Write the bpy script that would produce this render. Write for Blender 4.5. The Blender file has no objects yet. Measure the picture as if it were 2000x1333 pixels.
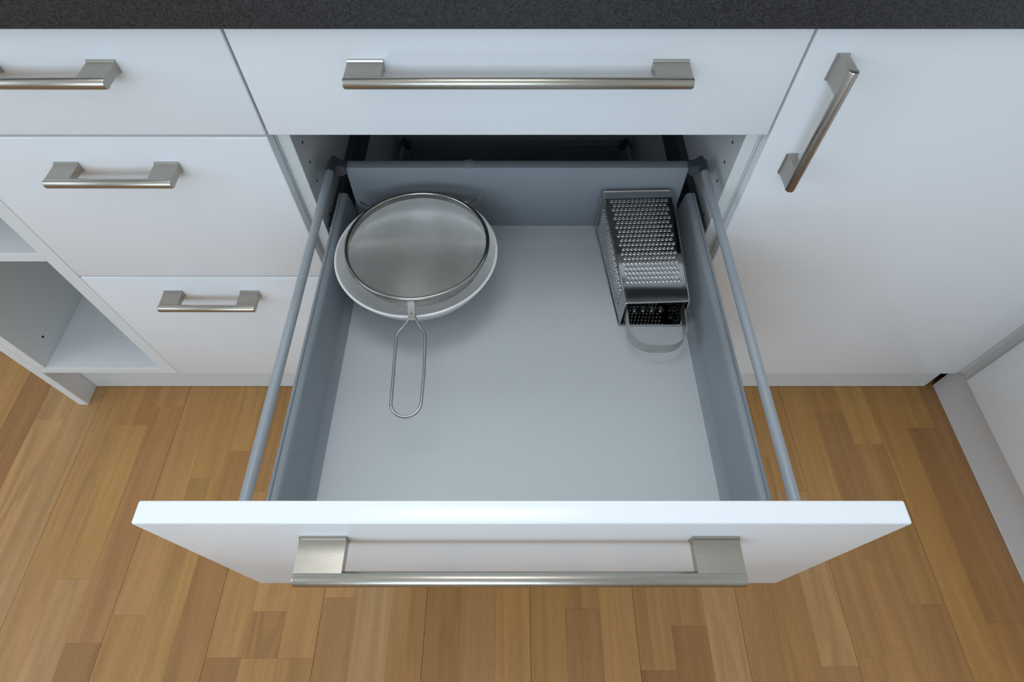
import bpy, bmesh, math, random
from mathutils import Vector, Matrix
random.seed(7)
scene = bpy.context.scene
COL = scene.collection

# ------------------------------------------------------------------ camera
cam_d = bpy.data.cameras.new('camera'); cam = bpy.data.objects.new('camera', cam_d); COL.objects.link(cam)
cam_d.sensor_width = 36.0; cam_d.lens = 1092.0 / 2000 * 36; cam_d.clip_start = 0.01
cam.location = (-0.0073, -0.5677, 1.167)
cam.rotation_euler = (math.radians(90 - 57.42), 0, 0)
scene.camera = cam
# ------------------------------------------------------------------ world, light, exposure
world = bpy.data.worlds.new('world'); scene.world = world; world.use_nodes = True
bg = world.node_tree.nodes['Background']; bg.inputs[0].default_value = (0.72, 0.85, 1.0, 1); bg.inputs[1].default_value = 0.4
def area(name, loc, target, sx, sy, power, color):
    l = bpy.data.lights.new(name, 'AREA'); l.shape = 'RECTANGLE'; l.size = sx; l.size_y = sy; l.energy = power; l.color = color
    o = bpy.data.objects.new(name, l); COL.objects.link(o); o.location = loc
    o.rotation_euler = (Vector(target) - Vector(loc)).to_track_quat('-Z', 'Y').to_euler()
    return o
area('window_daylight_front', (-0.6, -2.97, 1.75), (-0.6, 0, 1.75), 1.7, 1.0, 25.0, (0.69, 0.85, 1.0))
area('window_daylight_back', (-0.2, 0.585, 1.65), (-0.2, -3, 1.65), 1.7, 0.9, 8.9, (0.84, 0.93, 1.0))
area('window_daylight_left', (-2.57, -1.0, 1.7), (0, -1.0, 1.7), 1.5, 1.1, 9.5, (0.76, 0.87, 1.0))
area('ceiling_fill_light', (-0.2, -0.05, 2.455), (-0.2, -0.05, 0), 0.9, 0.55, 4.7, (0.93, 0.97, 1.0))  # added overhead fill that brightens the middle of the drawer floor
vs = scene.view_settings
vs.view_transform = 'Standard'; vs.look = 'None'; vs.gamma = 1.0; vs.use_curve_mapping = False; vs.exposure = 0.6

# ------------------------------------------------------------------ materials
def mat(name, color, rough=0.4, metal=0.0, spec=0.5):
    m = bpy.data.materials.new(name); m.use_nodes = True
    b = m.node_tree.nodes['Principled BSDF']
    b.inputs['Base Color'].default_value = (*color, 1); b.inputs['Roughness'].default_value = rough
    b.inputs['Metallic'].default_value = metal; b.inputs['Specular IOR Level'].default_value = spec
    return m, m.node_tree, b
def node(nt, t, **kw):
    n = nt.nodes.new(t)
    for k, v in kw.items(): setattr(n, k, v)
    return n
def noise_variation(m3, scale, amount, bump=0.0, stretch=(1, 1, 1), detail=4):
    """small colour variation and fine relief in object space"""
    m, nt, b = m3
    base = b.inputs['Base Color'].default_value[:]
    tc = node(nt, 'ShaderNodeTexCoord'); mp = node(nt, 'ShaderNodeMapping'); mp.inputs['Scale'].default_value = stretch
    ns = node(nt, 'ShaderNodeTexNoise'); ns.inputs['Scale'].default_value = scale; ns.inputs['Detail'].default_value = detail
    nt.links.new(tc.outputs['Object'], mp.inputs[0]); nt.links.new(mp.outputs[0], ns.inputs['Vector'])
    cr = node(nt, 'ShaderNodeValToRGB')
    cr.color_ramp.elements[0].position = 0.3; cr.color_ramp.elements[1].position = 0.7
    cr.color_ramp.elements[0].color = (*[c * (1 - amount) for c in base[:3]], 1)
    cr.color_ramp.elements[1].color = (*[min(1, c * (1 + amount)) for c in base[:3]], 1)
    nt.links.new(ns.outputs['Fac'], cr.inputs[0]); nt.links.new(cr.outputs[0], b.inputs['Base Color'])
    if bump:
        bp = node(nt, 'ShaderNodeBump'); bp.inputs['Strength'].default_value = bump; bp.inputs['Distance'].default_value = 0.001
        nt.links.new(ns.outputs['Fac'], bp.inputs['Height']); nt.links.new(bp.outputs[0], b.inputs['Normal'])
    return m
M = {}
M['white'] = noise_variation(mat('white_laminate', (0.785, 0.80, 0.82), 0.2), 900, 0.012, 0.03)
M['carcass'] = noise_variation(mat('white_melamine', (0.70, 0.715, 0.71), 0.45), 700, 0.015, 0.03)
M['edge'] = noise_variation(mat('white_edging', (0.74, 0.745, 0.74), 0.4), 700, 0.015)
M['plinth'] = noise_variation(mat('pale_plinth_laminate', (0.68, 0.675, 0.67), 0.45), 500, 0.02, 0.03)
M['post'] = noise_variation(mat('grey_filler_laminate', (0.52, 0.52, 0.51), 0.4), 500, 0.02)
M['drawer_metal'] = noise_variation(mat('grey_painted_steel', (0.235, 0.26, 0.285), 0.38), 400, 0.02, 0.02)
M['drawer_base'] = noise_variation(mat('pale_grey_drawer_board', (0.50, 0.525, 0.54), 0.42), 600, 0.02, 0.04)
M['drawer_back'] = noise_variation(mat('grey_drawer_back_board', (0.215, 0.235, 0.258), 0.42), 600, 0.02, 0.04)
M['rail'] = noise_variation(mat('grey_rail_enamel', (0.27, 0.295, 0.32), 0.3), 400, 0.02)
M['plastic'] = noise_variation(mat('dark_clip_plastic', (0.045, 0.052, 0.065), 0.4), 300, 0.05)
M['runner'] = noise_variation(mat('dark_runner_steel', (0.05, 0.054, 0.06), 0.4), 300, 0.05)
M['hole'] = noise_variation(mat('pin_hole_black', (0.01, 0.011, 0.011), 0.8), 300, 0.05)
M['nickel'] = noise_variation(mat('brushed_nickel', (0.43, 0.40, 0.35), 0.30, 1.0), 60, 0.06, 0.06, (1, 30, 30))
M['nickel_v'] = noise_variation(mat('brushed_nickel_upright', (0.43, 0.40, 0.35), 0.30, 1.0), 60, 0.06, 0.06, (30, 30, 1))
M['steel'] = noise_variation(mat('polished_steel', (0.50, 0.50, 0.495), 0.07, 1.0), 40, 0.04, 0.02)
M['strap'] = noise_variation(mat('satin_steel', (0.55, 0.55, 0.54), 0.33, 1.0), 60, 0.05, 0.03)
M['wire'] = noise_variation(mat('steel_wire', (0.36, 0.35, 0.33), 0.17, 1.0), 60, 0.05)
M['mesh'] = noise_variation(mat('woven_steel_wire', (0.68, 0.67, 0.64), 0.30, 1.0), 60, 0.05)
M['porcelain'] = noise_variation(mat('white_porcelain', (0.80, 0.80, 0.79), 0.12), 80, 0.01)
M['wall'] = noise_variation(mat('white_wall_plaster', (0.78, 0.78, 0.76), 0.8), 60, 0.03, 0.1)
M['ceiling'] = noise_variation(mat('white_ceiling_paint', (0.82, 0.82, 0.80), 0.85), 60, 0.02, 0.1)
M['frame'] = noise_variation(mat('white_window_paint', (0.8, 0.8, 0.8), 0.4), 80, 0.02)
def worktop_mat():
    m, nt, b = mat('speckled_black_worktop', (0.03, 0.032, 0.036), 0.42)
    tc = node(nt, 'ShaderNodeTexCoord')
    ns = node(nt, 'ShaderNodeTexNoise'); ns.inputs['Scale'].default_value = 640; ns.inputs['Detail'].default_value = 3
    nt.links.new(tc.outputs['Object'], ns.inputs['Vector'])
    cr = node(nt, 'ShaderNodeValToRGB'); e = cr.color_ramp.elements
    e[0].position = 0.36; e[0].color = (0.006, 0.0065, 0.008, 1); e[1].position = 0.72; e[1].color = (0.046, 0.048, 0.054, 1)
    nt.links.new(ns.outputs['Fac'], cr.inputs[0]); nt.links.new(cr.outputs[0], b.inputs['Base Color'])
    bp = node(nt, 'ShaderNodeBump'); bp.inputs['Strength'].default_value = 0.25; bp.inputs['Distance'].default_value = 0.0006
    nt.links.new(ns.outputs['Fac'], bp.inputs['Height']); nt.links.new(bp.outputs[0], b.inputs['Normal'])
    return m
M['worktop'] = worktop_mat()
def wood_mat(name, plank):
    """beech: colour of each stave from the object's own colour, grain along y"""
    m, nt, b = mat(name, (0.4, 0.25, 0.12), 0.36, 0.0, 0.3)
    L = nt.links.new
    tc = node(nt, 'ShaderNodeTexCoord'); oi = node(nt, 'ShaderNodeObjectInfo')
    off = node(nt, 'ShaderNodeVectorMath', operation='SCALE'); comb = node(nt, 'ShaderNodeCombineXYZ')
    L(oi.outputs['Random'], comb.inputs[0]); L(oi.outputs['Random'], comb.inputs[1]); L(oi.outputs['Random'], comb.inputs[2])
    L(comb.outputs[0], off.inputs[0]); off.inputs['Scale'].default_value = 37.0
    add = node(nt, 'ShaderNodeVectorMath', operation='ADD'); L(tc.outputs['Object'], add.inputs[0]); L(off.outputs[0], add.inputs[1])
    # long soft streaks
    mp = node(nt, 'ShaderNodeMapping'); mp.inputs['Scale'].default_value = (55, 2.2, 1); L(add.outputs[0], mp.inputs[0])
    n1 = node(nt, 'ShaderNodeTexNoise'); n1.inputs['Scale'].default_value = 1.0; n1.inputs['Detail'].default_value = 5; n1.inputs['Distortion'].default_value = 0.6; L(mp.outputs[0], n1.inputs['Vector'])
    # cathedral bands
    mp3 = node(nt, 'ShaderNodeMapping'); mp3.inputs['Scale'].default_value = (14, 1.6, 1); L(add.outputs[0], mp3.inputs[0])
    n3 = node(nt, 'ShaderNodeTexNoise'); n3.inputs['Scale'].default_value = 1.0; n3.inputs['Detail'].default_value = 1; L(mp3.outputs[0], n3.inputs['Vector'])
    mul = node(nt, 'ShaderNodeMath', operation='MULTIPLY'); mul.inputs[1].default_value = 55; L(n3.outputs['Fac'], mul.inputs[0])
    sn = node(nt, 'ShaderNodeMath', operation='SINE'); L(mul.outputs[0], sn.inputs[0])
    # fine flecks (medullary rays)
    mp2 = node(nt, 'ShaderNodeMapping'); mp2.inputs['Scale'].default_value = (700, 90, 1); L(add.outputs[0], mp2.inputs[0])
    n2 = node(nt, 'ShaderNodeTexNoise'); n2.inputs['Scale'].default_value = 1.0; n2.inputs['Detail'].default_value = 2; L(mp2.outputs[0], n2.inputs['Vector'])
    def lin(src, a, c):
        mr = node(nt, 'ShaderNodeMapRange'); mr.inputs['From Min'].default_value = a; mr.inputs['From Max'].default_value = c[0]
        mr.inputs['To Min'].default_value = c[1]; mr.inputs['To Max'].default_value = c[2]; L(src, mr.inputs['Value']); return mr.outputs[0]
    f1 = lin(n1.outputs['Fac'], 0.25, (0.75, 0.80, 1.16)); f2 = lin(n2.outputs['Fac'], 0.3, (0.7, 0.94, 1.05)); f3 = lin(sn.outputs[0], -1, (1, 0.84, 1.06))
    mx = node(nt, 'ShaderNodeMix'); mx.inputs[2].default_value = 1.0; L(oi.outputs['Alpha'], mx.inputs[0]); L(f3, mx.inputs[3]); f3 = mx.outputs[0]
    vo = node(nt, 'ShaderNodeTexVoronoi'); vo.inputs['Scale'].default_value = 7.0; L(add.outputs[0], vo.inputs['Vector'])
    sp = node(nt, 'ShaderNodeSeparateColor'); L(vo.outputs['Color'], sp.inputs[0])
    gt = node(nt, 'ShaderNodeMath', operation='GREATER_THAN'); gt.inputs[1].default_value = 0.72; L(sp.outputs[0], gt.inputs[0])
    near = node(nt, 'ShaderNodeMath', operation='LESS_THAN'); near.inputs[1].default_value = 0.014; L(vo.outputs['Distance'], near.inputs[0])
    spk = node(nt, 'ShaderNodeMath', operation='MULTIPLY'); L(gt.outputs[0], spk.inputs[0]); L(near.outputs[0], spk.inputs[1])
    f4 = lin(spk.outputs[0], 0, (1, 1.0, 0.45))
    p = node(nt, 'ShaderNodeMath', operation='MULTIPLY'); L(f1, p.inputs[0]); L(f2, p.inputs[1])
    q = node(nt, 'ShaderNodeMath', operation='MULTIPLY'); L(p.outputs[0], q.inputs[0]); L(f3, q.inputs[1])
    q2 = node(nt, 'ShaderNodeMath', operation='MULTIPLY'); L(q.outputs[0], q2.inputs[0]); L(f4, q2.inputs[1]); q = q2
    col = node(nt, 'ShaderNodeVectorMath', operation='SCALE'); L(oi.outputs['Color'], col.inputs[0]); L(q.outputs[0], col.inputs['Scale'])
    L(col.outputs[0], b.inputs['Base Color'])
    rr = lin(n1.outputs['Fac'], 0.3, (0.7, 0.42, 0.30)); L(rr, b.inputs['Roughness'])
    bp = node(nt, 'ShaderNodeBump'); bp.inputs['Strength'].default_value = 0.06; bp.inputs['Distance'].default_value = 0.0006
    L(n2.outputs['Fac'], bp.inputs['Height']); L(bp.outputs[0], b.inputs['Normal'])
    return m
M['beech'] = wood_mat('beech_parquet', True)

# ------------------------------------------------------------------ helpers: every mesh is written in world coordinates
def wloc(o):
    v = Vector((0, 0, 0))
    while o is not None: v += o.location; o = o.parent
    return v
def obj(name, bm, material, parent=None, smooth=False, recalc=True):
    me = bpy.data.meshes.new(name)
    if recalc: bmesh.ops.recalc_face_normals(bm, faces=bm.faces)
    if parent is None:
        vsx = [v.co for v in bm.verts]; org = Vector((sum(c.x for c in vsx), sum(c.y for c in vsx), 0)) / len(vsx); org.z = min(c.z for c in vsx)
    else: org = wloc(parent)
    bmesh.ops.translate(bm, verts=bm.verts, vec=-org)
    bm.to_mesh(me); bm.free()
    me.materials.append(M[material] if isinstance(material, str) else material)
    if smooth:
        me.polygons.foreach_set('use_smooth', [True] * len(me.polygons)); me.set_sharp_from_angle(angle=math.radians(35))
    o = bpy.data.objects.new(name, me); COL.objects.link(o)
    if parent is None: o.location = org
    else: o.parent = parent
    return o
def thing(name, loc, label, cat, group=None):
    o = bpy.data.objects.new(name, None); o.empty_display_size = 0.05; COL.objects.link(o); o.location = loc
    return tag(o, label, cat, group)
def tag(o, label, cat, group=None):
    o['label'] = label; o['category'] = cat
    if group: o['group'] = group
    return o
def struct(o): o['kind'] = 'structure'; return o
def box(bm, x0, x1, y0, y1, z0, z1, bev=0.0, seg=2):
    r = bmesh.ops.create_cube(bm, size=1.0)
    vs_ = r['verts']
    bmesh.ops.scale(bm, vec=(x1 - x0, y1 - y0, z1 - z0), verts=vs_)
    bmesh.ops.translate(bm, vec=((x0 + x1) / 2, (y0 + y1) / 2, (z0 + z1) / 2), verts=vs_)
    if bev:
        es = list({e for v in vs_ for e in v.link_edges})
        bmesh.ops.bevel(bm, geom=es, offset=bev, segments=seg, profile=0.5, affect='EDGES')
    return bm
def B(*a, **k): return box(bmesh.new(), *a, **k)
def extrude_profile(bm, pts, axis, a, b):
    """closed polygon pts (two coordinates) swept along axis from a to b"""
    def mk(p, t):
        if axis == 'y': return (p[0], t, p[1])
        if axis == 'x': return (t, p[0], p[1])
        return (p[0], p[1], t)
    v0 = [bm.verts.new(mk(p, a)) for p in pts]; v1 = [bm.verts.new(mk(p, b)) for p in pts]; n = len(pts)
    for i in range(n): bm.faces.new((v0[i], v0[(i + 1) % n], v1[(i + 1) % n], v1[i]))
    bm.faces.new(v0); bm.faces.new(v1[::-1])
    return bm
def tube(bm, pts, r, seg=12, closed=False, caps=True, flat=1.0):
    pts = [Vector(p) for p in pts]; n = len(pts); rings = []
    t0 = (pts[1] - pts[0]).normalized()
    nrm = t0.orthogonal().normalized() if abs(t0.z) > 0.9 else t0.cross(Vector((0, 0, 1))).normalized()
    for i, p in enumerate(pts):
        if closed: t = (pts[(i + 1) % n] - pts[i - 1]).normalized()
        else: t = (pts[min(i + 1, n - 1)] - pts[max(i - 1, 0)]).normalized()
        nrm = (nrm - t * nrm.dot(t)).normalized(); bn = t.cross(nrm)
        rings.append([bm.verts.new(p + (nrm * math.cos(a) + bn * math.sin(a) * flat) * r) for a in [2 * math.pi * k / seg for k in range(seg)]])
    m = n if closed else n - 1
    for i in range(m):
        A, C = rings[i], rings[(i + 1) % n]
        for k in range(seg): bm.faces.new((A[k], A[(k + 1) % seg], C[(k + 1) % seg], C[k]))
    if caps and not closed: bm.faces.new(rings[0][::-1]); bm.faces.new(rings[-1])
    return bm
def lathe(bm, prof, cx, cy, seg=72):
    rings = []
    for r, z in prof:
        if r < 1e-6: rings.append([bm.verts.new((cx, cy, z))])
        else: rings.append([bm.verts.new((cx + r * math.cos(2 * math.pi * k / seg), cy + r * math.sin(2 * math.pi * k / seg), z)) for k in range(seg)])
    for A, C in zip(rings, rings[1:]):
        for k in range(seg):
            a, b_, c, d = A[k % len(A)], A[(k + 1) % len(A)], C[(k + 1) % len(C)], C[k % len(C)]
            f = []
            for v in (a, b_, c, d):
                if v not in f: f.append(v)
            if len(f) > 2: bm.faces.new(f)
    return bm
def arc(cx, cy, r, a0, a1, n): return [(cx + r * math.cos(math.radians(a0 + (a1 - a0) * i / n)), cy + r * math.sin(math.radians(a0 + (a1 - a0) * i / n))) for i in range(n + 1)]

# ------------------------------------------------------------------ levels and planes (metres; floor z = 0, closed fronts at y = 0)
Z3, Z2, Z1, ZT = 0.1505, 0.4692, 0.7343, 0.868       # front joints from below
GAP = 0.0015; FT = 0.018; CB = 0.580                 # half joint, front thickness, carcass back
PLY = 0.051                                          # plinth face

# ------------------------------------------------------------------ room shell
RX0, RX1, RY0, RY1, RZ = -2.6, 1.56, -3.0, 0.60, 2.5
def wall(name, axis, c0, c1, a0, a1, hole=None):
    """wall slab between c0 and c1 across its axis, from a0 to a1 along, with an optional window opening (lo, hi, z0, z1)"""
    def slab(p, q, z0, z1):
        if axis == 'y': box(bm, p, q, c0, c1, z0, z1)
        else: box(bm, c0, c1, p, q, z0, z1)
    bm = bmesh.new()
    if hole:
        lo, hi, z0, z1 = hole
        slab(a0, lo, 0, RZ); slab(hi, a1, 0, RZ); slab(lo, hi, 0, z0); slab(lo, hi, z1, RZ)
    else: slab(a0, a1, 0, RZ)
    return struct(obj(name, bm, 'wall'))
def window(name, axis, c0, c1, hole):
    lo, hi, z0, z1 = hole; bm = bmesh.new()
    def bar(p, q, r, t):
        if axis == 'y': box(bm, p, q, c0, c1, r, t)
        else: box(bm, c0, c1, p, q, r, t)
    bar(lo, lo + .05, z0, z1); bar(hi - .05, hi, z0, z1); bar((lo + hi) / 2 - .03, (lo + hi) / 2 + .03, z0, z1)
    bar(lo, hi, z0, z0 + .05); bar(lo, hi, z1 - .05, z1)
    return struct(obj(name, bm, 'frame'))
hb, hf, hl = (-1.10, .70, 1.18, 2.12), (-1.5, .30, 1.20, 2.30), (-1.80, -.20, 1.10, 2.30)
wall('wall_back', 'y', RY1, RY1 + .12, RX0 - .1, RX1 + .1, hb); window('window_1', 'y', RY1 + .04, RY1 + .10, hb)
wall('wall_front', 'y', RY0 - .12, RY0, RX0 - .1, RX1 + .1, hf); window('window_2', 'y', RY0 - .10, RY0 - .04, hf)
wall('wall_left', 'x', RX0 - .12, RX0, RY0, RY1, hl); window('window_3', 'x', RX0 - .10, RX0 - .04, hl)
wall('wall_right', 'x', RX1, RX1 + .1, RY0, RY1)
struct(obj('ceiling', B(RX0 - .12, RX1 + .1, RY0 - .12, RY1 + .12, RZ, RZ + .1), 'ceiling'))
tag(obj('fill_lamp_panel', B(-.68, .28, -.355, .255, 2.460, 2.4995, bev=.004), 'frame'), 'unseen flat white panel added to hold the ceiling fill light', 'lamp')  # unseen housing, added only to go with the overhead fill

# ------------------------------------------------------------------ parquet floor
floor = struct(obj('floor', B(RX0, RX1, RY0, RY1, -0.06, -0.006), 'beech'))
floor.color = (0.40, 0.22, 0.085, 1)
PITCH = 0.0658; X0 = 0.027
TONES = {'l': (0.468, 0.258, 0.102), 'y': (0.446, 0.234, 0.081), 'm': (0.424, 0.216, 0.073), 'r': (0.405, 0.204, 0.073), 'd': (0.330, 0.160, 0.058), 'b': (0.366, 0.183, 0.067)}
YB, YF = 0.14, -1.75
def stave(x0, x1, y0, y1, tone, fig):
    o = obj('stave', B(x0, x1, y0, y1, -0.006, 0.0), 'beech', floor)
    # own origin so that each stave carries its own grain
    c = Vector(((x0 + x1) / 2, (y0 + y1) / 2, 0)) - wloc(floor)
    o.data.transform(Matrix.Translation(-c)); o.location = c
    k = random.uniform(0.95, 1.05); t = TONES[tone]
    o.color = (t[0] * k, t[1] * k * random.uniform(.98, 1.02), t[2] * k * random.uniform(.95, 1.05), fig)
# stave ends (distance from the cabinet fronts) and tones, strip by strip, as far as they can be read
FLOOR = {-18: [(-.90, 'd')], -17: [(-.034, 'l'), (-.60, 'l')], -16: [(-.75, 'l')], -15: [(-.80, 'y')],
         -14: [(-.048, 'm'), (-.372, 'y'), (-.95, 'l')], -13: [(-.003, 'm'), (-.4825, 'r'), (-.90, 'd')], -12: [(-.4365, 'y'), (-1.0, 'm')],
         -11: [(-.171, 'y'), (-.90, 'y')], -10: [(-.11, 'y'), (-.85, 'r')], -9: [(-.20, 'r'), (-.506, 'y'), (-1.0, 'b')],
         -8: [(-.4295, 'y'), (-.507, 'b'), (-1.05, 'y')], -7: [(-.507, 'y'), (-1.0, 'r')], -6: [(-.406, 'y'), (-.95, 'r')],
         -5: [(-.10, 'm'), (-1.0, 'l')], -4: [(-.25, 'y'), (-.90, 'm')], -3: [(-.20, 'm'), (-.80, 'b')], -2: [(-.30, 'm'), (-.85, 'r')], -1: [(-.15, 'y'), (-.95, 'm')],
         0: [(-.20, 'm'), (-.80, 'm')], 1: [(-.425, 'm'), (-.95, 'b')], 2: [(-.20, 'r'), (-1.0, 'y')], 3: [(-.526, 'r'), (-.90, 'd')], 4: [(-.454, 'm'), (-.85, 'd')],
         5: [(-.25, 'y'), (-1.0, 'l')], 6: [(-.30, 'm'), (-.90, 'r')], 7: [(-.124, 'y'), (-.95, 'r')], 8: [(-.199, 'm'), (-.52, 'l'), (-1.0, 'r')],
         9: [(-.27, 'y'), (-.504, 'm'), (-1.0, 'r')], 10: [(-.017, 'm'), (-.3376, 'b'), (-.90, 'm')], 11: [(-.094, 'y'), (-.417, 'm'), (-.90, 'b')],
         12: [(-.70, 'm')], 13: [(-.055, 'm'), (-.4486, 'b'), (-.90, 'm')], 14: [(-.60, 'b')]}
FIGURED = {(-17, 'l'): 1.0, (-14, 'l'): .7, (-8, 'b'): .8, (8, 'l'): .6, (5, 'l'): .5, (-16, 'l'): .4}
for j in range(-25, 18):
    g0 = 0.0004 if j % 3 == 0 else 0.00008; g1 = 0.0004 if j % 3 == 2 else 0.00008
    xa, xb = X0 + j * PITCH + g0, X0 + (j + 1) * PITCH - g1
    seq = list(FLOOR.get(j, [])); y = seq[-1][0] if seq else YB
    while y > YF + .15:
        y = max(YF, y - random.uniform(.22, .52)); seq.append((y, random.choice('llyymmmrrdb')))
    top = YB
    for y, tone in seq:
        stave(xa, xb, y + 0.0001, top - 0.0001, tone, FIGURED.get((j, tone), random.choice((.1, .15, .3)))); top = y

# ------------------------------------------------------------------ handles (bar along x at 32 mm from the face, two plate posts)
def handle(parent, cx, z, yface, length, post, upright=False):
    bm = bmesh.new(); D = 0.032; R = 0.006; h = length / 2
    pr = [(R * .55, -h), (R * .9, -h + .0004), (R, -h + .0016), (R, h - .0016), (R * .9, h - .0004), (R * .55, h)]
    rings = []
    for r, x in pr:
        rings.append([bm.verts.new((x, -D + r * math.cos(2 * math.pi * k / 24), r * math.sin(2 * math.pi * k / 24))) for k in range(24)])
    for A, C in zip(rings, rings[1:]):
        for k in range(24): bm.faces.new((A[k], A[(k + 1) % 24], C[(k + 1) % 24], C[k]))
    bm.faces.new(rings[0][::-1]); bm.faces.new(rings[-1])
    up_ = [(0, .0070), (-.0022, .0070), (-.0030, .0054), (-.0042, .0050), (-.014, .0047), (-.0285, .0047)]
    prof = up_ + [(y, -z_) for y, z_ in up_[::-1]]
    for s in (-1, 1):
        a, b_ = (-h + .0005, -h + post) if s < 0 else (h - post, h - .0005)
        extrude_profile(bm, prof, 'x', a, b_)
    if upright: bmesh.ops.rotate(bm, verts=bm.verts, cent=(0, 0, 0), matrix=Matrix.Rotation(math.radians(-90), 3, 'Y'))
    bmesh.ops.translate(bm, verts=bm.verts, vec=(cx, yface, z))
    o = obj('handle', bm, 'nickel_v' if upright else 'nickel', parent, smooth=True); o['label'] = 'brushed nickel bar handle on two plate posts'
    return o
def front(name, parent, x0, x1, z0, z1, yf):
    return obj(name, B(x0 + GAP, x1 - GAP, yf, yf + FT, z0 + GAP, z1 - GAP, bev=0.0016, seg=3), 'white', parent, smooth=True)
def carcass(c, x0, x1, zb=Z3, zt=ZT, y0=0.020, pt=0.017):
    obj('side_panel', B(x0 + .0003, x0 + pt, y0, CB - .01, zb, zt, bev=.0006, seg=1), 'carcass', c)
    obj('side_panel', B(x1 - pt, x1 - .0003, y0, CB - .01, zb, zt, bev=.0006, seg=1), 'carcass', c)
    obj('bottom_panel', B(x0 + pt, x1 - pt, y0, CB - .01, zb, zb + pt), 'carcass', c)
    obj('back_panel', B(x0 + .0003, x1 - .0003, CB - .01, CB, zb, zt), 'carcass', c)
    obj('top_rail', B(x0 + pt, x1 - pt, y0, y0 + .09, zt - pt, zt), 'carcass', c)

# ------------------------------------------------------------------ drawer boxes (grey steel sides, round gallery rails)
def drawer_box(d, cx, yf, zf, rails=True, back_h=0.115):
    """zf = top of the drawer floor, yf = front face of the drawer front"""
    yi = yf + FT; yb = yf + 0.523
    obj('drawer_base', B(cx - .2385, cx + .2385, yi, yb + .002, zf - .014, zf), 'drawer_base', d)
    obj('back_panel', B(cx - .2445, cx + .2445, yb, yb + .016, zf - .012, zf + back_h, bev=.0010), 'drawer_back', d, smooth=True)
    for s in (-1, 1):
        pr = [(.236, 0.0), (.2385, .0012), (.2450, .0075), (.2462, .0095), (.2535, .0600), (.2548, .0630), (.2570, .0645), (.2620, .0650), (.2628, .0636), (.2640, .0650), (.2665, .0644), (.2680, .0625), (.2680, -.010), (.236, -.010)]
        bm = extrude_profile(bmesh.new(), [(cx + s * x, zf + z) for x, z in pr], 'y', yi, yb + .004)
        obj('side_wall', bm, 'drawer_metal', d, smooth=True)
        if rails:
            rx, rz = cx + s * .260, zf + .125
            obj('gallery_rail', tube(bmesh.new(), [(rx, yi, rz), (rx, yi + .2, rz), (rx, yb - .012, rz)], .0056, 20), 'rail', d, smooth=True)
            bm = tube(bmesh.new(), [(rx, yb - .0215, rz), (rx, yb - .0205, rz), (rx, yb - .001, rz), (rx, yb, rz)], .0066, 20)
            pr2 = [(.2640, .1250), (.2610, .1300), (.2565, .1300), (.2530, .1255), (.2490, .1230), (.2445, .1225), (.2430, .1180), (.2440, .1090), (.2500, .1050), (.2570, .1080), (.2590, .1150)]
            extrude_profile(bm, [(cx + s * x, zf + z) for x, z in pr2], 'y', yb - .006, yb + .008)
            obj('rail_clip', bm, 'plastic', d, smooth=True)
def runners(c, cx, z):
    for s in (-1, 1):
        a, b_ = sorted((cx + s * .2710, cx + s * .2828))
        obj('runner', B(a, b_, .024, .50, z - .020, z + .040, bev=.001), 'runner', c)

# ---- drawer cabinet, 40 cm, all three drawers shut
LX0, LX1 = -0.7005, -0.30
c1 = thing('drawer_cabinet', ((LX0 + LX1) / 2, .3, Z3), 'narrow white base cabinet with three closed drawers and short bar handles', 'cabinet')
carcass(c1, LX0, LX1)
hx = (-0.5817 - 0.4274) / 2
for z0, z1 in ((Z1, ZT), (Z2, Z1), (Z3, Z2)):
    d = front('drawer', c1, LX0, LX1, z0, z1, 0)
    hz = {Z1: .8235, Z2: .6900, Z3: .4270}[z0]
    handle(d, hx, hz, 0, .1575, .0308)

# ---- drawer cabinet, 60 cm, middle drawer pulled out
OPEN = -0.4557
c2 = thing('drawer_cabinet', (0, .3, Z3), 'wide white base cabinet with its middle drawer pulled wide open', 'cabinet')
carcass(c2, -.30, .30)
d = front('drawer', c2, -.30, .30, Z1, ZT, 0); handle(d, -.0007, .8238, 0, .3620, .0385)
drawer_box(d, 0, 0, Z1 + .036, rails=False, back_h=.068); runners(c2, 0, Z1 + .036)
d = front('drawer', c2, -.30, .30, Z2, Z1, OPEN); d['label'] = 'open drawer with white front and grey metal sides'
handle(d, -.0012, .6880, OPEN, .3620, .0390)
DZ = 0.515
drawer_box(d, 0, OPEN, DZ); runners(c2, 0, DZ)
obj('locking_tab', lathe(bmesh.new(), [(0, DZ + .1168), (.006, DZ + .1164), (.010, DZ + .1148)], -.068, .0765, 24), 'drawer_back', d, smooth=True)
d = front('drawer', c2, -.30, .30, Z3, Z2, 0); handle(d, -.0007, .4270, 0, .3620, .0385)
drawer_box(d, 0, 0, DZ - (Z2 - Z3)); runners(c2, 0, DZ - (Z2 - Z3))
for s in (-1, 1):
    for k in range(16):
        z = .688 + .0325 * (k - 12)
        bm = bmesh.new(); x = s * .283
        tube(bm, [(x - s * .0003, .049, z), (x + s * .003, .049, z)], .0022, 10)
        obj('pin_hole', bm, 'hole', c2)

# ---- door cabinet, 60 cm
c3 = thing('door_cabinet', (.61, .3, Z3), 'white base cabinet with one tall hinged door and upright handle', 'cabinet')
carcass(c3, .30, .916)
d = front('door', c3, .30, .916, Z3, ZT, 0); handle(d, .339, .759, 0, .158, .0300, upright=True)

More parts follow.
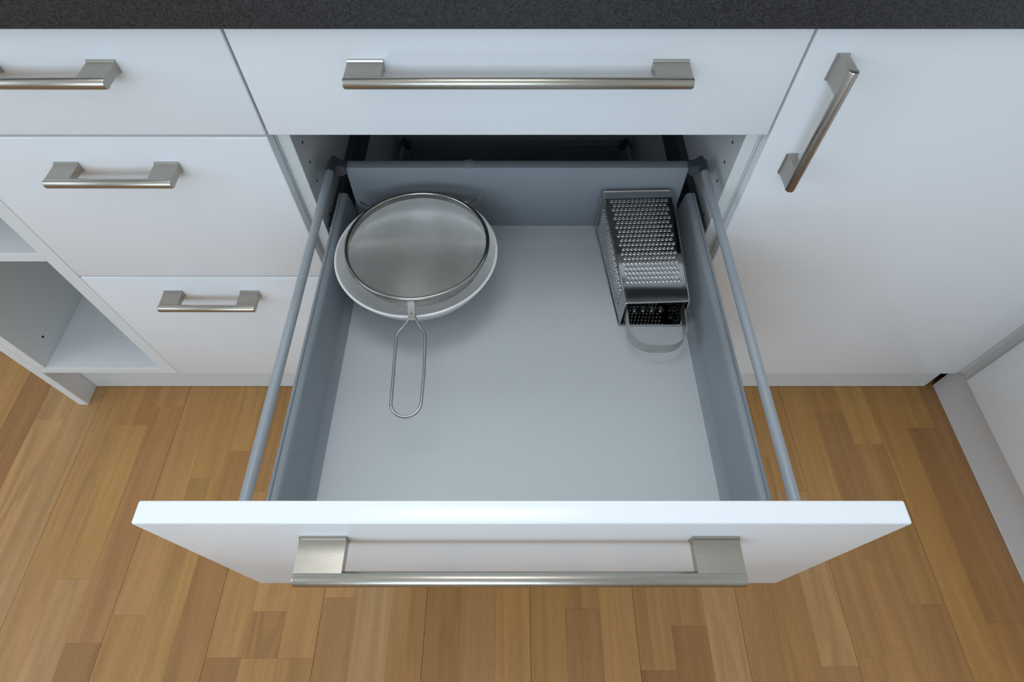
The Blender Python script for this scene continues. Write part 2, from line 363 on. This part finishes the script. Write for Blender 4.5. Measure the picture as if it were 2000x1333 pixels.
# ---- open shelf unit and end panel
UY = 0.003; UX0, UX1 = -0.9840, -0.7030
u = thing('open_shelf_unit', ((UX0 + UX1) / 2, .3, Z3), 'narrow white open shelf unit between drawer cabinet and end panel', 'shelf unit')
obj('side_panel', B(UX1 - .0255, UX1, UY, CB - .01, Z3, ZT, bev=.0006, seg=1), 'edge', u)
obj('side_panel', B(UX0, UX0 + .019, UY, CB - .01, Z3, ZT, bev=.0006, seg=1), 'edge', u)
obj('bottom_panel', B(UX0 + .019, UX1 - .0255, UY, CB - .01, Z3, Z3 + .020, bev=.0006, seg=1), 'edge', u)
obj('shelf', B(UX0 + .0195, UX1 - .0265, UY + .001, CB - .01, .5015, .5200, bev=.0006, seg=1), 'edge', u)
obj('top_panel', B(UX0 + .019, UX1 - .0255, UY, CB - .01, ZT - .019, ZT), 'edge', u)
obj('back_panel', B(UX0, UX1, CB - .01, CB, Z3, ZT), 'edge', u)
xs = UX0 + .019
obj('pin_hole', tube(bmesh.new(), [(xs + .0002, .054, .210), (xs - .003, .054, .210)], .0028, 10), 'hole', u)
ep = tag(obj('end_panel', B(UX0 - .0215, UX0 - .0005, UY, CB, 0.0005, ZT, bev=.0006, seg=1), 'edge'), 'white end panel reaching the floor beside the open shelf unit', 'panel')

# ---- plinths
tag(obj('plinth', B(UX0 + .0005, .962, PLY, PLY + .016, .002, Z3 - .001), 'plinth'), 'long white plinth board under the row of drawer cabinets', 'plinth')
tag(obj('plinth', B(.984, 1.000, -.93, PLY + .003, .001, Z3 - .001), 'plinth'), 'pale plinth board under the cabinet run at the corner', 'plinth')

# ---- corner post and the run on the right
bm = bmesh.new()
extrude_profile(bm, [(.9185, .004), (.934, .004), (.934, -.0135), (.950, -.0135), (.950, .019), (.9185, .019)], 'z', Z3, ZT)
tag(obj('corner_post', bm, 'post'), 'grey corner filler strip where the two cabinet runs meet', 'filler strip')
c4 = thing('corner_run_cabinet', (1.25, -.5, Z3), 'white cabinet of the side run standing at right angles to the others', 'cabinet')
obj('side_panel', B(.951, 1.53, -.032, -.015, Z3, ZT), 'carcass', c4); obj('side_panel', B(.951, 1.53, -.93, -.913, Z3, ZT), 'carcass', c4)
obj('bottom_panel', B(.951, 1.53, -.913, -.032, Z3, Z3 + .017), 'carcass', c4)
obj('back_panel', B(1.53, 1.54, -.93, -.015, Z3, ZT), 'carcass', c4)
obj('door', B(.930, .948, -.93, -.0150, Z3, ZT - .0015, bev=.0014, seg=3), 'white', c4, smooth=True)

# ---- worktop
bm = bmesh.new()
pts = [(-.016, .871), (-.0185, .872), (-.020, .8745), (-.020, .9060), (-.0185, .9085), (-.016, .9095), (RY1 - .001, .9095), (RY1 - .001, .871)]
extrude_profile(bm, pts, 'x', UX0 - .03, RX1 - .001)
box(bm, .910, RX1 - .001, -.95, -.0201, .871, .9095)
tag(obj('worktop', bm, 'worktop'), 'dark speckled worktop lying across the base cabinets', 'worktop')

# ------------------------------------------------------------------ bowl
BX, BY, BR = -.1375, -.054, .1108
prof = [(0, DZ + .0025), (.036, DZ + .0025), (.038, DZ), (.043, DZ), (.0445, DZ + .003), (.060, DZ + .010), (.080, DZ + .026), (.096, DZ + .046), (.106, DZ + .064), (BR - .0004, DZ + .0738), (BR, DZ + .0750), (BR - .0006, DZ + .0762), (BR - .0018, DZ + .0766), (BR - .0032, DZ + .0760), (.1015, DZ + .0640), (.092, DZ + .047), (.076, DZ + .028), (.056, DZ + .0135), (.036, DZ + .008), (0, DZ + .007)]
tag(obj('bowl', lathe(bmesh.new(), [(r, z + .0004) for r, z in prof], BX, BY, 96), 'porcelain', smooth=True), 'round white bowl under the wire sieve in the drawer', 'bowl')

# ------------------------------------------------------------------ sieve
SX, SY, SZ, SR, SD = -.1330, -.0590, .6130, .0935, .060
s = thing('sieve', (SX, SY, DZ + .0771), 'round steel mesh sieve with wire loop handle resting on the white bowl', 'sieve')
bm = tube(bmesh.new(), [(SX + SR * math.cos(2 * math.pi * k / 96), SY + SR * math.sin(2 * math.pi * k / 96), SZ) for k in range(96)], .0027, 14, closed=True)
lathe(bm, [(SR - .0022, SZ), (SR - .0022, SZ - .007), (SR - .0004, SZ - .007), (SR - .0004, SZ)], SX, SY, 96)
obj('rim', bm, 'wire', s, smooth=True)
def sieve_mesh():
    R = SR - .0018; rho = (R * R + SD * SD) / (2 * SD); zc = SZ - .004 - SD + rho
    pitch = .0015; wr = .00034; nl = int(R / pitch); NS = 44; V = []; F = []
    o0 = Vector((SX, SY, DZ + .0771))
    for ax in (0, 1):
        for i in range(-nl, nl + 1):
            c = i * pitch; L = math.sqrt(max(R * R - c * c, 1e-9)); base = len(V)
            if L < .004: continue
            for k in range(NS + 1):
                t = -L * math.cos(math.pi * k / NS); z = SZ - .0035 - SD * math.sqrt(max(1 - (c * c + t * t) / (R * R), 0)) + (.00022 if ax else -.00022)
                for a in (90, 210, 330):
                    da, dz = wr * math.cos(math.radians(a)), wr * math.sin(math.radians(a))
                    p = (SX + t, SY + c + da, z + dz) if ax == 0 else (SX + c + da, SY + t, z + dz)
                    V.append((p[0] - o0.x, p[1] - o0.y, p[2] - o0.z))
            for k in range(NS):
                for q in range(3):
                    a = base + k * 3 + q; b_ = base + k * 3 + (q + 1) % 3
                    F.append((a, b_, b_ + 3, a + 3))
    me = bpy.data.meshes.new('wire_mesh'); me.from_pydata(V, [], F); me.materials.append(M['mesh'])
    me.polygons.foreach_set('use_smooth', [True] * len(me.polygons))
    o = bpy.data.objects.new('wire_mesh', me); COL.objects.link(o); o.parent = s; o['kind'] = 'stuff'; o['label'] = 'fine woven steel wire mesh'
sieve_mesh()
# ears: bent wire loops that rest on the back of the bowl
for tip in ((-.2285, .0300), (-.0525, .0385)):
    dv = Vector((tip[0] - SX, tip[1] - SY, 0)); L = dv.length; dv.normalize(); pv = Vector((-dv.y, dv.x, 0)); c0 = Vector((SX, SY, 0))
    def P(r, w, z): v = c0 + dv * r + pv * w; return (v.x, v.y, z)
    pts = [P(SR - .001, -.0085, SZ - .001), P(SR + .006, -.0060, SZ - .003), P(SR + .014, -.0040, SZ - .009), P(L - .004, -.0042, SZ - .0135), P(L - .001, -.003, SZ - .0140), P(L, 0, SZ - .0140), P(L - .001, .003, SZ - .0140), P(L - .004, .0042, SZ - .0135), P(SR + .014, .0040, SZ - .009), P(SR + .006, .0060, SZ - .003), P(SR - .001, .0085, SZ - .001)]
    obj('rest_loop', tube(bmesh.new(), pts, .0013, 10), 'wire', s, smooth=True)
# neck plate and loop handle
nx = -.1322
bm = bmesh.new()
prof = [(SY - SR + .001, SZ + .0015), (SY - SR - .004, SZ - .001), (SY - SR - .012, SZ - .0125), (SY - SR - .020, SZ - .0155), (SY - SR - .020, SZ - .0180), (SY - SR - .011, SZ - .0155), (SY - SR - .003, SZ - .0050), (SY - SR + .001, SZ - .0015)]
extrude_profile(bm, prof, 'x', nx - .0042, nx + .0042)
obj('neck', bm, 'wire', s, smooth=True)
yn = SY - SR - .0155; zn = SZ - .0158
half = .0180
left = [(nx - .0022, yn + .004, zn + .0012), (nx - .0030, yn - .004, zn), (nx - .0105, yn - .016, zn - .0005), (nx - .0150, yn - .0225, zn - .001), (nx - .0165, yn - .029, zn - .0012)]
ye = -.2990; ze = zn - .012
def hz_(y): return zn + (ze - zn) * (yn - y) / (yn - ye)
cxh = nx + .0030
path = [(x, y, hz_(y) if y < yn else z) for x, y, z in left]
path += [(cxh - half, ye + .055, hz_(ye + .055)), (cxh - half + .0006, ye + half, hz_(ye + half))]
path += [(x, y, hz_(y)) for x, y in arc(cxh, ye + half, half - .0006, 190, 350, 14)]
path += [(cxh + half - .0006, ye + half, hz_(ye + half)), (cxh + half, ye + .055, hz_(ye + .055))]
path += [(2 * nx - x + (.0025 if i else 0), y, hz_(y) if y < yn else z) for i, (x, y, z) in list(enumerate(left))[::-1]]
obj('loop_handle', tube(bmesh.new(), path, .0018, 12), 'wire', s, smooth=True)
obj('rivet', lathe(bmesh.new(), [(0, zn + .0050), (.0012, zn + .0046), (.002, zn + .0030), (.002, zn)], nx, yn + .0045, 14), 'wire', s, smooth=True)

# ------------------------------------------------------------------ box grater lying on its side
g = thing('box_grater', (.180, -.03, DZ), 'steel box grater lying on its side in the open drawer', 'grater')
z0 = DZ + .0017
FBL, FTL, FTR, FBR = Vector((.1250, .0600, z0)), Vector((.1262, .0600, .5925)), Vector((.2265, .0600, .5950)), Vector((.2270, .0600, z0))
NBL, NTL, NTR, NBR = Vector((.1432, -.1255, z0)), Vector((.1460, -.1200, .5615)), Vector((.2305, -.1200, .5655)), Vector((.2290, -.1255, z0))
def grater_face(name, a, b_, c, d, rows, cols, s0, s1, t0, t1, rad, lip, sharp=False):
    """a far-left, b far-right, c near-left, d near-right as seen from outside; real punched holes with raised lips"""
    bm = bmesh.new()
    n = (b_ - a).cross(c - a).normalized()
    cen = (FBL + FTR + NBL + NTR) / 4
    if n.dot((a + d) / 2 - cen) < 0: n = -n
    W = ((b_ - a).length + (d - c).length) / 2; H = ((c - a).length + (d - b_).length) / 2
    def pt(s_, t_, h=0.0): return (a * (1 - s_) + b_ * s_) * (1 - t_) + (c * (1 - s_) + d * s_) * t_ + n * h
    def quad(sa, sb, ta, tb):
        if sb - sa < 1e-6 or tb - ta < 1e-6: return
        bm.faces.new([bm.verts.new(pt(*q)) for q in ((sa, ta), (sb, ta), (sb, tb), (sa, tb))])
    quad(0, 1, 0, t0); quad(0, 1, t1, 1); quad(0, s0, t0, t1); quad(s1, 1, t0, t1)
    dt = (t1 - t0) / rows; ds = (s1 - s0) / cols
    for i in range(rows):
        ta, tb = t0 + i * dt, t0 + (i + 1) * dt
        nc = cols if i % 2 == 0 else cols - 1; off = 0 if i % 2 == 0 else ds / 2
        if off: quad(s0, s0 + off, ta, tb); quad(s1 - off, s1, ta, tb)
        for j in range(nc):
            sa, sb = s0 + off + j * ds, s0 + off + (j + 1) * ds
            sm, tm = (sa + sb) / 2, (ta + tb) / 2
            out = [(sb, tm), (sb, tb), (sm, tb), (sa, tb), (sa, tm), (sa, ta), (sm, ta), (sb, ta)]
            ring0 = [bm.verts.new(pt(*q)) for q in out]
            prev = ring0
            for rr, hh in ((rad, 0), (rad * .86, lip * .55), (rad * .66, lip * .95), (rad * .48, lip), (rad * .38, lip * .6), (rad * .36, -.0006)):
                ring = []
                for k in range(8):
                    an = math.pi * k / 4
                    e = 1.0
                    if sharp: e = 1.0 + .9 * max(0, math.sin(an))
                    ring.append(bm.verts.new(pt(sm + rr * math.cos(an) / W, tm + rr * math.sin(an) / H, hh * e)))
                for k in range(8): bm.faces.new((prev[k], prev[(k + 1) % 8], ring[(k + 1) % 8], ring[k]))
                prev = ring
    bmesh.ops.remove_doubles(bm, verts=bm.verts, dist=1e-6)
    if (b_ - a).cross(c - a).dot(n) < 0: bmesh.ops.reverse_faces(bm, faces=bm.faces)
    return obj(name, bm, 'steel', g, smooth=True, recalc=False)
grater_face('fine_grating_face', FTL, FTR, NTL, NTR, 19, 14, .07, .93, .075, .845, .0027, .0007)
grater_face('zester_face', FBL, FTL, NBL, NTL, 26, 9, .13, .87, .10, .86, .0021, .0012, sharp=True)
grater_face('coarse_grating_face', FBL, FBR, NBL, NBR, 9, 5, .10, .80, .10, .90, .0056, .0010)
grater_face('slicing_face', FTR, FBR, NTR, NBR, 5, 2, .15, .85, .12, .88, .0060, .0010)
def rounded_loop(cs, r, n=4):
    out = []
    for i, p in enumerate(cs):
        a = (cs[i - 1] - p).normalized(); b_ = (cs[(i + 1) % len(cs)] - p).normalized()
        for k in range(n + 1):
            t = k / n; out.append(p + a * r * (1 - t) ** 2 + b_ * r * t ** 2)
    return out
obj('base_rim', tube(bmesh.new(), rounded_loop([FBL, FTL, FTR, FBR], .004), .0016, 10, closed=True), 'steel', g, smooth=True)
obj('end_rim', tube(bmesh.new(), rounded_loop([NBL, NTL, NTR, NBR], .003), .0013, 10, closed=True), 'steel', g, smooth=True)
for p, q in ((FTL, NTL), (FTR, NTR), (FBL, NBL), (FBR, NBR)): obj('corner_fold', tube(bmesh.new(), [p, p.lerp(q, .5), q], .0011, 10), 'steel', g, smooth=True)
# strap handle
sl, sr_, yy, ye = .1478, .2290, -.112, -.1815
path = [(sl, yy), (sl + .0005, -.135)] + arc(sl + .030, ye + .030, .030, 180, 270, 10)[0:] + arc(sr_ - .0345, ye + .030, .030, 270, 350, 10) + [(sr_ - .0035, -.137), (sr_ - .0015, yy)]
bm = bmesh.new(); zl, zh = .5345, .5535; th = .0009
cc = Vector(((sl + sr_) / 2, -.13))
outer = []; inner = []
for i, p in enumerate(path):
    p = Vector(p); t = (Vector(path[min(i + 1, len(path) - 1)]) - Vector(path[max(i - 1, 0)])).normalized(); nn = Vector((t.y, -t.x))
    outer.append(p + nn * th / 2); inner.append(p - nn * th / 2)
rows_ = [[bm.verts.new((p.x, p.y, z)) for p in ps] for ps, z in ((outer, zl), (outer, zh), (inner, zh), (inner, zl))]
for k in range(4):
    A, C = rows_[k], rows_[(k + 1) % 4]
    for i in range(len(path) - 1): bm.faces.new((A[i], A[i + 1], C[i + 1], C[i]))
bm.faces.new([r_[0] for r_ in rows_]); bm.faces.new([r_[-1] for r_ in rows_])
st = obj('strap_handle', bm, 'strap', g, smooth=True); st['label'] = 'bent steel strap handle'
